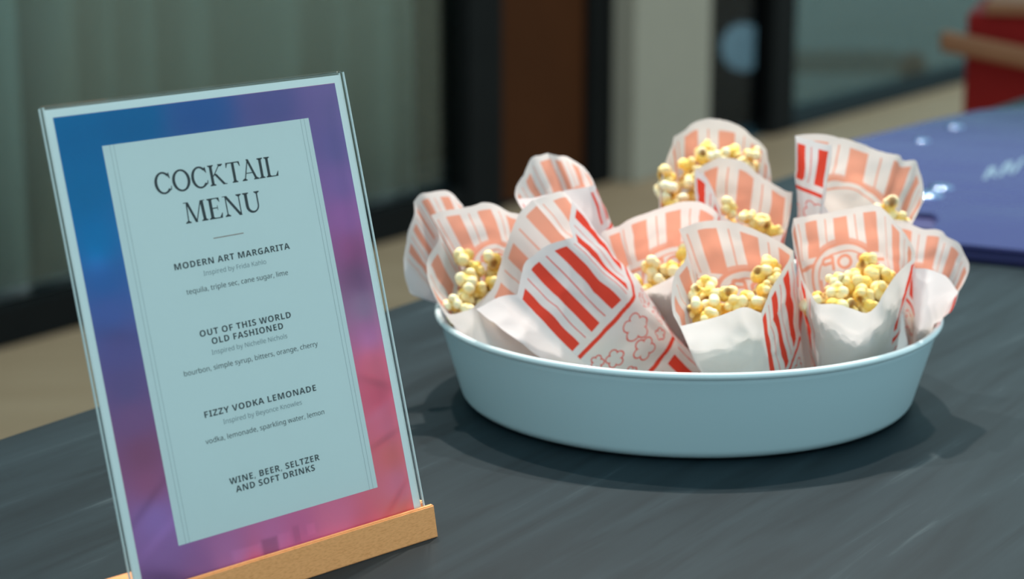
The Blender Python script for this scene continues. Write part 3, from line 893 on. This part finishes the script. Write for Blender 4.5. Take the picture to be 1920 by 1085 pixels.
BAGS = {
    'centre': dict(level=(0.16, 0.16, 0.62, 0.62), label='front middle bag with its low torn plain front and popcorn showing',
        rim=[[(1276, 611, -.14), (1310, 603, -.15), (1350, 592, -.152), (1394, 576, -.147)],
             [(1428, 587, -.14), (1447, 540, -.118), (1467, 506, -.10)],
             [(1488, 470, -.085), (1463, 453, -.07), (1426, 434, -.06), (1389, 420, -.055), (1349, 413, -.055), (1311, 416, -.055)],
             [(1273, 429, -.06), (1287, 478, -.085), (1266, 512, -.105), (1259, 545, -.12), (1261, 586, -.135)]],
        foot=[(1378, -.132), (1462, -.130), (1518, -.098), (1405, -.070)]),
    'round': dict(fit=.80, level=(0.16, 0.22, 0.6, 0.6), label='wide front bag at right showing its round mirrored emblem inside',
        rim=[[(1525, 556, -.112), (1534, 569, -.118), (1567, 569, -.125), (1595, 577, -.13), (1623, 587, -.13), (1641, 576, -.127), (1660, 545, -.118), (1679, 517, -.108), (1698, 497, -.098)],
             [(1711, 485, -.088), (1717, 476, -.078), (1705, 450, -.062), (1684, 420, -.05)],
             [(1650, 385, -.042), (1635, 383, -.04), (1598, 389, -.04), (1554, 398, -.04), (1516, 404, -.042)],
             [(1488, 409, -.046), (1485, 440, -.06), (1495, 489, -.08), (1509, 530, -.10)]],
        foot=[(1535, -.094), (1686, -.102), (1684, -.050), (1550, -.05)]),
    'slant': dict(stripe_back=1, level=(0.45, 0.45, 0.6, 0.6), label='bag leaning left with red stripes and popcorn outlines facing front',
        rim=[[(893, 579, -.092), (922, 562, -.098), (946, 554, -.101)],
             [(970, 552, -.10), (982, 497, -.094), (999, 478, -.09), (1028, 459, -.084), (1060, 449, -.078)],
             [(1074, 445, -.072), (1068, 415, -.062), (1072, 379, -.045), (1063, 364, -.040), (1050, 358, -.037), (1027, 365, -.036)],
             [(998, 374, -.036), (975, 398, -.039), (953, 445, -.046), (939, 490, -.058), (925, 535, -.074), (907, 564, -.086)]],
        foot=[(1170, -.096), (1225, -.126), (1405, -.066), (1325, -.046)], swell=(.002, .003, .003, .002)),
    'left': dict(level=(0.22, 0.3, 0.6, 0.6), cut=1, label='left bag leaning outward with a large popcorn piece at its lip',
        rim=[[(831, 585, -.06), (848, 589, -.066), (868, 584, -.07), (887, 576, -.072), (908, 557, -.062), (928, 532, -.05), (942, 499, -.038)],
             [(952, 470, -.030), (962, 435, -.022)],
             [(977, 402, -.012), (951, 396, -.008), (931, 384, -.004), (908, 379, -.001), (871, 389, .0), (831, 395, .0)],
             [(808, 403, -.002), (824, 444, -.014), (802, 483, -.028), (800, 512, -.040), (811, 548, -.052)]],
        foot=[(970, -.075), (1060, -.062), (1065, -.02), (995, -.015)]),
    'far_left': dict(cut=1, label='farthest left bag half hidden with pale faded stripes and rounded lips',
        rim=[[(757, 484, .002), (759, 515, .0), (765, 540, -.002), (776, 561, -.002), (802, 550, .0), (826, 515, .004)],
             [(848, 460, .012), (862, 420, .020)],
             [(868, 384, .030), (850, 364, .036), (835, 357, .038), (802, 361, .038), (788, 364, .036)],
             [(776, 378, .030), (776, 405, .020), (765, 436, .010)]],
        foot=[(955, -.005), (985, .0), (1005, .045), (965, .045)]),
    'pink': dict(level=(.6, .6, .7, .7), cut=1, label='rear left bag behind the slanting one, peaked rim and pink inside',
        rim=[[(986, 372, .008), (1005, 370, .004), (1030, 364, .002), (1070, 355, .004)],
             [(1104, 350, .010), (1114, 344, .024)],
             [(1104, 324, .046), (1092, 311, .054), (1075, 301, .060), (1058, 292, .064), (1042, 291, .064)],
             [(1027, 287, .056), (1012, 291, .056), (996, 296, .054), (981, 326, .040), (967, 352, .026), (967, 370, .014)]],
        foot=[(1150, .028), (1232, .028), (1255, .060), (1190, .064)]),
    'middle': dict(fit=.80, level=(0.2, 0.25, 0.62, 0.62), cut=1, label='middle bag behind the front pair with curled left lip',
        rim=[[(1203, 547, -.042), (1235, 532, -.043), (1265, 516, -.043)],
             [(1298, 495, -.040), (1332, 450, -.024)],
             [(1348, 404, -.008), (1341, 394, -.005), (1316, 379, -.002), (1294, 376, .0), (1272, 379, .001), (1248, 386, .001), (1215, 398, .0), (1181, 411, -.003)],
             [(1160, 424, -.007), (1126, 438, -.014), (1131, 468, -.024), (1148, 505, -.032), (1172, 535, -.038)]],
        foot=[(1238, -.010), (1270, -.010), (1274, .020), (1242, .020)]),
    'rear': dict(level=(0.25, 0.25, 0.5, 0.5), cut=1, label='tallest rear bag heaped with popcorn, topmost of all',
        rim=[[(1236, 398, 0.067), (1280, 402, 0.063), (1330, 405, 0.063), (1400, 400, 0.067)],
             [(1446, 352, 0.081), (1444, 315, 0.095)],
             [(1437, 280, 0.115), (1425, 266, 0.123), (1409, 255, 0.129), (1394, 239, 0.133), (1365, 227, 0.137), (1338, 221, 0.139), (1303, 228, 0.137), (1283, 243, 0.133)],
             [(1263, 256, 0.125), (1258, 275, 0.115), (1249, 300, 0.101), (1240, 335, 0.085), (1237, 370, 0.073)]],
        foot=[(1290, .055), (1385, .055), (1390, .11), (1300, .11)]),
    'inner': dict(gus=(.30, .86), level=(0.2, 0.25, 0.6, 0.6), cut=1, label='bag in front of the tallest one, red gusset turned to the left',
        rim=[[(1353, 402, .006), (1385, 425, .0), (1430, 445, -.004)],
             [(1468, 440, .0), (1482, 395, .018)],
             [(1486, 360, .032), (1471, 357, .038), (1449, 343, .046), (1420, 325, .054), (1398, 305, .060), (1378, 298, .064), (1352, 294, .064), (1327, 305, .058)],
             [(1303, 318, .045), (1322, 330, .034), (1335, 352, .024), (1345, 378, .014)]],
        foot=[(1322, -.020), (1415, -.016), (1425, .030), (1290, .028)]),
    'rear_right': dict(gus=(.30, .86), blank=1, level=(0.3, 0.3, 0.6, 0.6), cut=1, label='rear right bag leaning right, bright red gusset on its left side',
        rim=[[(1560, 272, 0.016), (1558, 300, 0.012), (1552, 335, 0.008), (1542, 375, 0.004), (1570, 410, 0.002), (1620, 412, 0.006), (1680, 412, 0.016), (1712, 412, 0.024)],
             [(1732, 376, 0.040), (1730, 340, 0.052)],
             [(1721, 311, 0.064), (1716, 300, 0.068), (1693, 301, 0.068), (1686, 289, 0.072), (1666, 287, 0.072), (1634, 276, 0.072), (1597, 263, 0.067), (1550, 252, 0.058), (1513, 251, 0.049)],
             [(1490, 254, 0.042), (1518, 262, 0.030), (1540, 268, 0.023)]],
        foot=[(1485, .005), (1550, -.002), (1575, .05), (1500, .05)]),
    'right': dict(level=(0.5, 0.5, 0.65, 0.65), cut=1, label='rightmost bag against the rim, opening faced to the right',
        rim=[[(1716, 503, -0.070), (1726, 503, -0.078), (1743, 505, -0.087), (1773, 517, -0.079)],
             [(1797, 548, -0.067), (1812, 522, -0.047), (1818, 496, -0.031)],
             [(1807, 473, -0.017), (1798, 455, -0.011), (1777, 444, -0.005), (1762, 430, -0.002), (1729, 428, 0.000), (1698, 417, 0.001)],
             [(1668, 416, -0.003), (1682, 450, -0.031), (1707, 485, -0.046)]],
        foot_z=.03, foot=[(1712, -.050), (1735, -.046), (1735, -.008), (1706, -.008)]),
}
for i, (k, s) in enumerate(BAGS.items()):
    make_bag(s, 11 + i)

# ------------------------------------------------------------------ popcorn
M_corn, nt, b, L = mat_new('popcorn')
at1 = nt.nodes.new('ShaderNodeAttribute'); at1.attribute_name = 'tone'
L(at1.outputs['Color'], b.inputs['Base Color'])
b.inputs['Roughness'].default_value = 0.6
b.inputs['Specular IOR Level'].default_value = 0.25
b.inputs['Subsurface Weight'].default_value = 0.15
b.inputs['Subsurface Radius'].default_value = (0.006, 0.004, 0.002)
b.inputs['Subsurface Scale'].default_value = 1.0


def kernel_mesh(seed, yellow):
    rnd = random.Random(seed)
    lobes = []
    for _ in range(rnd.randint(5, 7)):
        d = Vector((rnd.gauss(0, 1), rnd.gauss(0, 1), rnd.gauss(0, .8))).normalized()
        lobes.append((d * rnd.uniform(.46, .72), rnd.uniform(.32, .48)))
    lobes.append((Vector((0, 0, 0)), .52))
    hull = Vector((rnd.gauss(0, 1), rnd.gauss(0, 1), rnd.gauss(0, 1))).normalized()
    bm = bmesh.new()
    bmesh.ops.create_icosphere(bm, subdivisions=4, radius=1)
    tones = []
    for v in bm.verts:
        d = v.co.normalized()
        best = .3
        for c, r_ in lobes:
            bq = d.dot(c)
            disc = bq * bq - c.dot(c) + r_ * r_
            if disc > 0: best = max(best, bq + math.sqrt(disc))
        best += noise.noise(d * 4 + Vector((seed, 0, 0))) * .05
        dent = max(0, d.dot(hull) - .80) / .20
        best -= dent * .28
        v.co = d * best
        k = min(1, max(0, (best - .52) / .45))
        crm, yel, brn = Vector((.95, .865, .60)), Vector((.90, .58, .12)), Vector((.26, .09, .02))
        t = yel.lerp(crm, min(1, k * (1.0 - .55 * yellow) + .12 * noise.noise(d * 3)))
        t = t.lerp(brn, min(1, dent * 1.4) * .85)
        tones.append(t)
    me = bpy.data.meshes.new('popcorn_piece')
    bm.to_mesh(me); bm.free()
    ca = me.color_attributes.new('tone', 'FLOAT_COLOR', 'POINT')
    for i, t in enumerate(tones): ca.data[i].color = (max(0, t.x), max(0, t.y), max(0, t.z), 1)
    for p in me.polygons: p.use_smooth = True
    me.materials.append(M_corn)
    return me


KERN = [kernel_mesh(s, y) for s, y in ((1, 0.), (2, .2), (3, .5), (4, .1), (5, .9), (6, 1.), (7, .6), (8, .3), (9, 1.), (10, .8))]


def inside(poly, x, y):
    c = False
    for i in range(len(poly)):
        (x0, y0), (x1, y1) = poly[i], poly[i - 1]
        if (y0 > y) != (y1 > y) and x < (x1 - x0) * (y - y0) / (y1 - y0) + x0: c = not c
    return c


def fill(poly, d_low, d_high, label, group, seed, yellow, spacing=24.0, extra=()):
    """Popcorn pieces heaped in a bag: the heap's visible face spans POLY (photo points), from D_LOW at its lowest to D_HIGH at its highest."""
    rnd = random.Random(seed)
    xs, ys = [p[0] for p in poly], [p[1] for p in poly]
    y0, y1 = min(ys), max(ys)
    pts = []
    for _ in range(6000):
        x, y = rnd.uniform(min(xs), max(xs)), rnd.uniform(y0, y1)
        if inside(poly, x, y) and all((x - a) ** 2 + (y - c) ** 2 > spacing ** 2 for a, c in pts): pts.append((x, y))
    for x, y in list(pts) + list(extra):
        f = (y1 - y) / (y1 - y0 + 1e-6)
        dY = d_low + (d_high - d_low) * f
        for layer in range(2):
            p = at(x, y, BY + dY + rnd.uniform(-.002, .002))
            if layer: p += Vector((rnd.uniform(-.004, .004), .003 + rnd.uniform(0, .002), -.011))
            ye = yellow + (f - .5) * .8
            i = rnd.choice([0, 1, 3, 7]) if rnd.random() > ye else rnd.choice([2, 4, 5, 6, 8, 9])
            o = bpy.data.objects.new('popcorn_piece', KERN[i])
            o.location = p
            o.rotation_euler = [rnd.uniform(0, 6.28) for _ in range(3)]
            s = rnd.uniform(.0080, .0106)
            o.scale = (s, s, s)
            COL.objects.link(o)
            tag(o, label, 'popcorn', group)


fill([(1291, 599), (1300, 580), (1301, 550), (1317, 522), (1340, 540), (1375, 553), (1400, 542), (1425, 512), (1453, 492), (1458, 520), (1440, 560), (1428, 582), (1394, 576), (1330, 596)],
     -.124, -.078, 'popped corn piece inside the front middle bag', 'popcorn in the front middle bag', 3, .45)
fill([(1527, 565), (1540, 547), (1560, 532), (1582, 514), (1602, 510), (1620, 486), (1640, 488), (1648, 512), (1668, 518), (1656, 545), (1640, 575), (1622, 588), (1590, 576), (1540, 570)],
     -.112, -.066, 'popped corn piece inside the wide front bag at right', 'popcorn in the wide front bag', 4, .8)
fill([(852, 577), (856, 556), (862, 530), (872, 486), (892, 492), (915, 482), (936, 474), (934, 508), (920, 538), (888, 570), (862, 588)],
     -.050, -.016, 'popped corn piece inside the left bag', 'popcorn in the left bag', 5, .55, 24, [(852, 572), (868, 562)])
fill([(1184, 536), (1200, 520), (1218, 496), (1240, 488), (1262, 492), (1280, 470), (1290, 500), (1262, 518), (1215, 544)],
     -.034, -.014, 'popped corn piece inside the middle bag with curled lip', 'popcorn in the middle bag', 6, .3)
fill([(1246, 330), (1272, 318), (1298, 305), (1318, 282), (1345, 292), (1372, 285), (1400, 278), (1412, 295), (1400, 320), (1330, 330), (1300, 350), (1280, 385), (1256, 388)],
     .078, .112, 'popped corn piece heaped in the tallest rear bag', 'popcorn in the tallest rear bag', 7, .15, 24, [(1322, 280), (1244, 327)])
fill([(1360, 405), (1360, 378), (1378, 374), (1398, 395), (1425, 410), (1452, 432), (1440, 445), (1400, 424)],
     .006, .028, 'popped corn piece inside the bag before the tallest', 'popcorn in the inner bag', 8, .9)
fill([(1645, 384), (1652, 380), (1662, 380), (1690, 402), (1690, 440), (1600, 440), (1615, 410)],
     .020, .032, 'popped corn piece peeking from the rear right bag', 'popcorn in the rear right bag', 9, .1)

# ------------------------------------------------------------------ blue violet glossy bag lying flat behind the bowl
M_violet, nt, b, L = mat_new('violet_gloss_paper')
b.inputs['Base Color'].default_value = (0.030, 0.034, 0.118, 1)
b.inputs['IOR'].default_value = 1.22
b.inputs['Roughness'].default_value = 0.16
b.inputs['Specular IOR Level'].default_value = 0.10
tc = nt.nodes.new('ShaderNodeTexCoord')
n1 = nt.nodes.new('ShaderNodeTexNoise'); n1.inputs['Scale'].default_value = 5; n1.inputs['Detail'].default_value = 2
bp_ = nt.nodes.new('ShaderNodeBump'); bp_.inputs['Strength'].default_value = 0.5; bp_.inputs['Distance'].default_value = 0.01
L(tc.outputs['Object'], n1.inputs['Vector']); L(n1.outputs['Fac'], bp_.inputs['Height']); L(bp_.outputs[0], b.inputs['Normal'])
M_glint = plain('glint_foil', (0.30, 0.40, 0.62), 0.14, 0.5, 1.0)  # paler metallic version of the violet, only for the glints
M_navy = plain('navy_paper', (0.03, 0.03, 0.11), 0.5, 0.3)


def flat_pack(name, outline, z0, z1, lift, mat_top, parent):
    """A flat package: OUTLINE in photo points on the top face; thickness z0..z1 above the table, edges rounded, top gently waved."""
    top = [table_pt(x, y, z1) for x, y in outline]
    me = bpy.data.meshes.new(name)
    bm = bmesh.new()
    a = [bm.verts.new((p.x, p.y, TABLE + z1)) for p in top]
    f = bm.faces.new(a)
    if f.normal.z < 0: f.normal_flip()
    r_ = bmesh.ops.extrude_face_region(bm, geom=[f])
    for v in r_['geom']:
        if isinstance(v, bmesh.types.BMVert): v.co.z = TABLE + z0
    bmesh.ops.recalc_face_normals(bm, faces=bm.faces)
    bmesh.ops.bevel(bm, geom=list(bm.edges), offset=min(0.004, (z1 - z0) * .35), segments=3, affect='EDGES')
    off = parent.location
    for v in bm.verts: v.co -= off
    bm.to_mesh(me); bm.free()
    me.materials.append(mat_top)
    o = bpy.data.objects.new(name, me)
    COL.objects.link(o); o.parent = parent
    return o


pv = table_pt(1850, 420)
pack = empty('gift_bag', (pv.x, pv.y, TABLE), 'glossy blue violet gift bag lying flat behind the popcorn bowl', 'gift bag')
flat_pack('lower_face', [(1690, 426), (1742, 432), (1728, 458), (1800, 468), (1960, 484), (2080, 380), (2040, 250), (1830, 226), (1600, 284)], 0.0, 0.012, 0, M_navy, pack)
flat_pack('upper_face', [(1690, 397), (1748, 401), (1757, 410), (1744, 436), (1730, 452), (1802, 458), (1962, 474), (2090, 365), (2050, 235), (1925, 199), (1835, 206), (1740, 226), (1590, 264)], 0.0122, 0.017, 0, M_violet, pack)
for gx, gy, rr_, hh in ((1790, 238, .012, .0036), (1728, 264, .011, .0030), (1738, 366, .018, .0050), (1764, 352, .014, .0040)):  # shiny domes added where the bag should glint
    c = table_pt(gx, gy, 0.017)
    vs, fs = lathe([(rr_ * math.sin(t), hh * math.cos(t)) for t in np.linspace(0.02, 1.7, 14)], 28)
    mesh_obj('glint_bump', [v + Vector((c.x, c.y, TABLE + 0.0168)) for v in vs], fs, M_glint, pack, True)
sv, sf_ = [], []
strokes = [[(1846, 336), (1856, 318), (1864, 312), (1862, 328), (1872, 332)], [(1876, 330), (1884, 312), (1896, 302), (1892, 322), (1902, 326)], [(1902, 322), (1912, 306), (1922, 296), (1934, 300)]]
for st in strokes:
    f = rim_curve([table_pt(x, y, 0.0173) for x, y in st])
    pts = [Vector(f(i / 20)) for i in range(21)]
    for i, p in enumerate(pts):
        t = (pts[min(i + 1, 20)] - pts[max(i - 1, 0)]).normalized(); n_ = Vector((-t.y, t.x, 0)) * .0022
        sv += [p - n_, p + n_]
    o0 = len(sv) - 42
    sf_ += [(o0 + 2 * i, o0 + 2 * i + 2, o0 + 2 * i + 3, o0 + 2 * i + 1) for i in range(20)]
mesh_obj('script_lettering', sv, sf_, plain('pale_foil', (0.10, 0.17, 0.24), 0.5, 0.5), pack)['label'] = 'pale handwritten script'
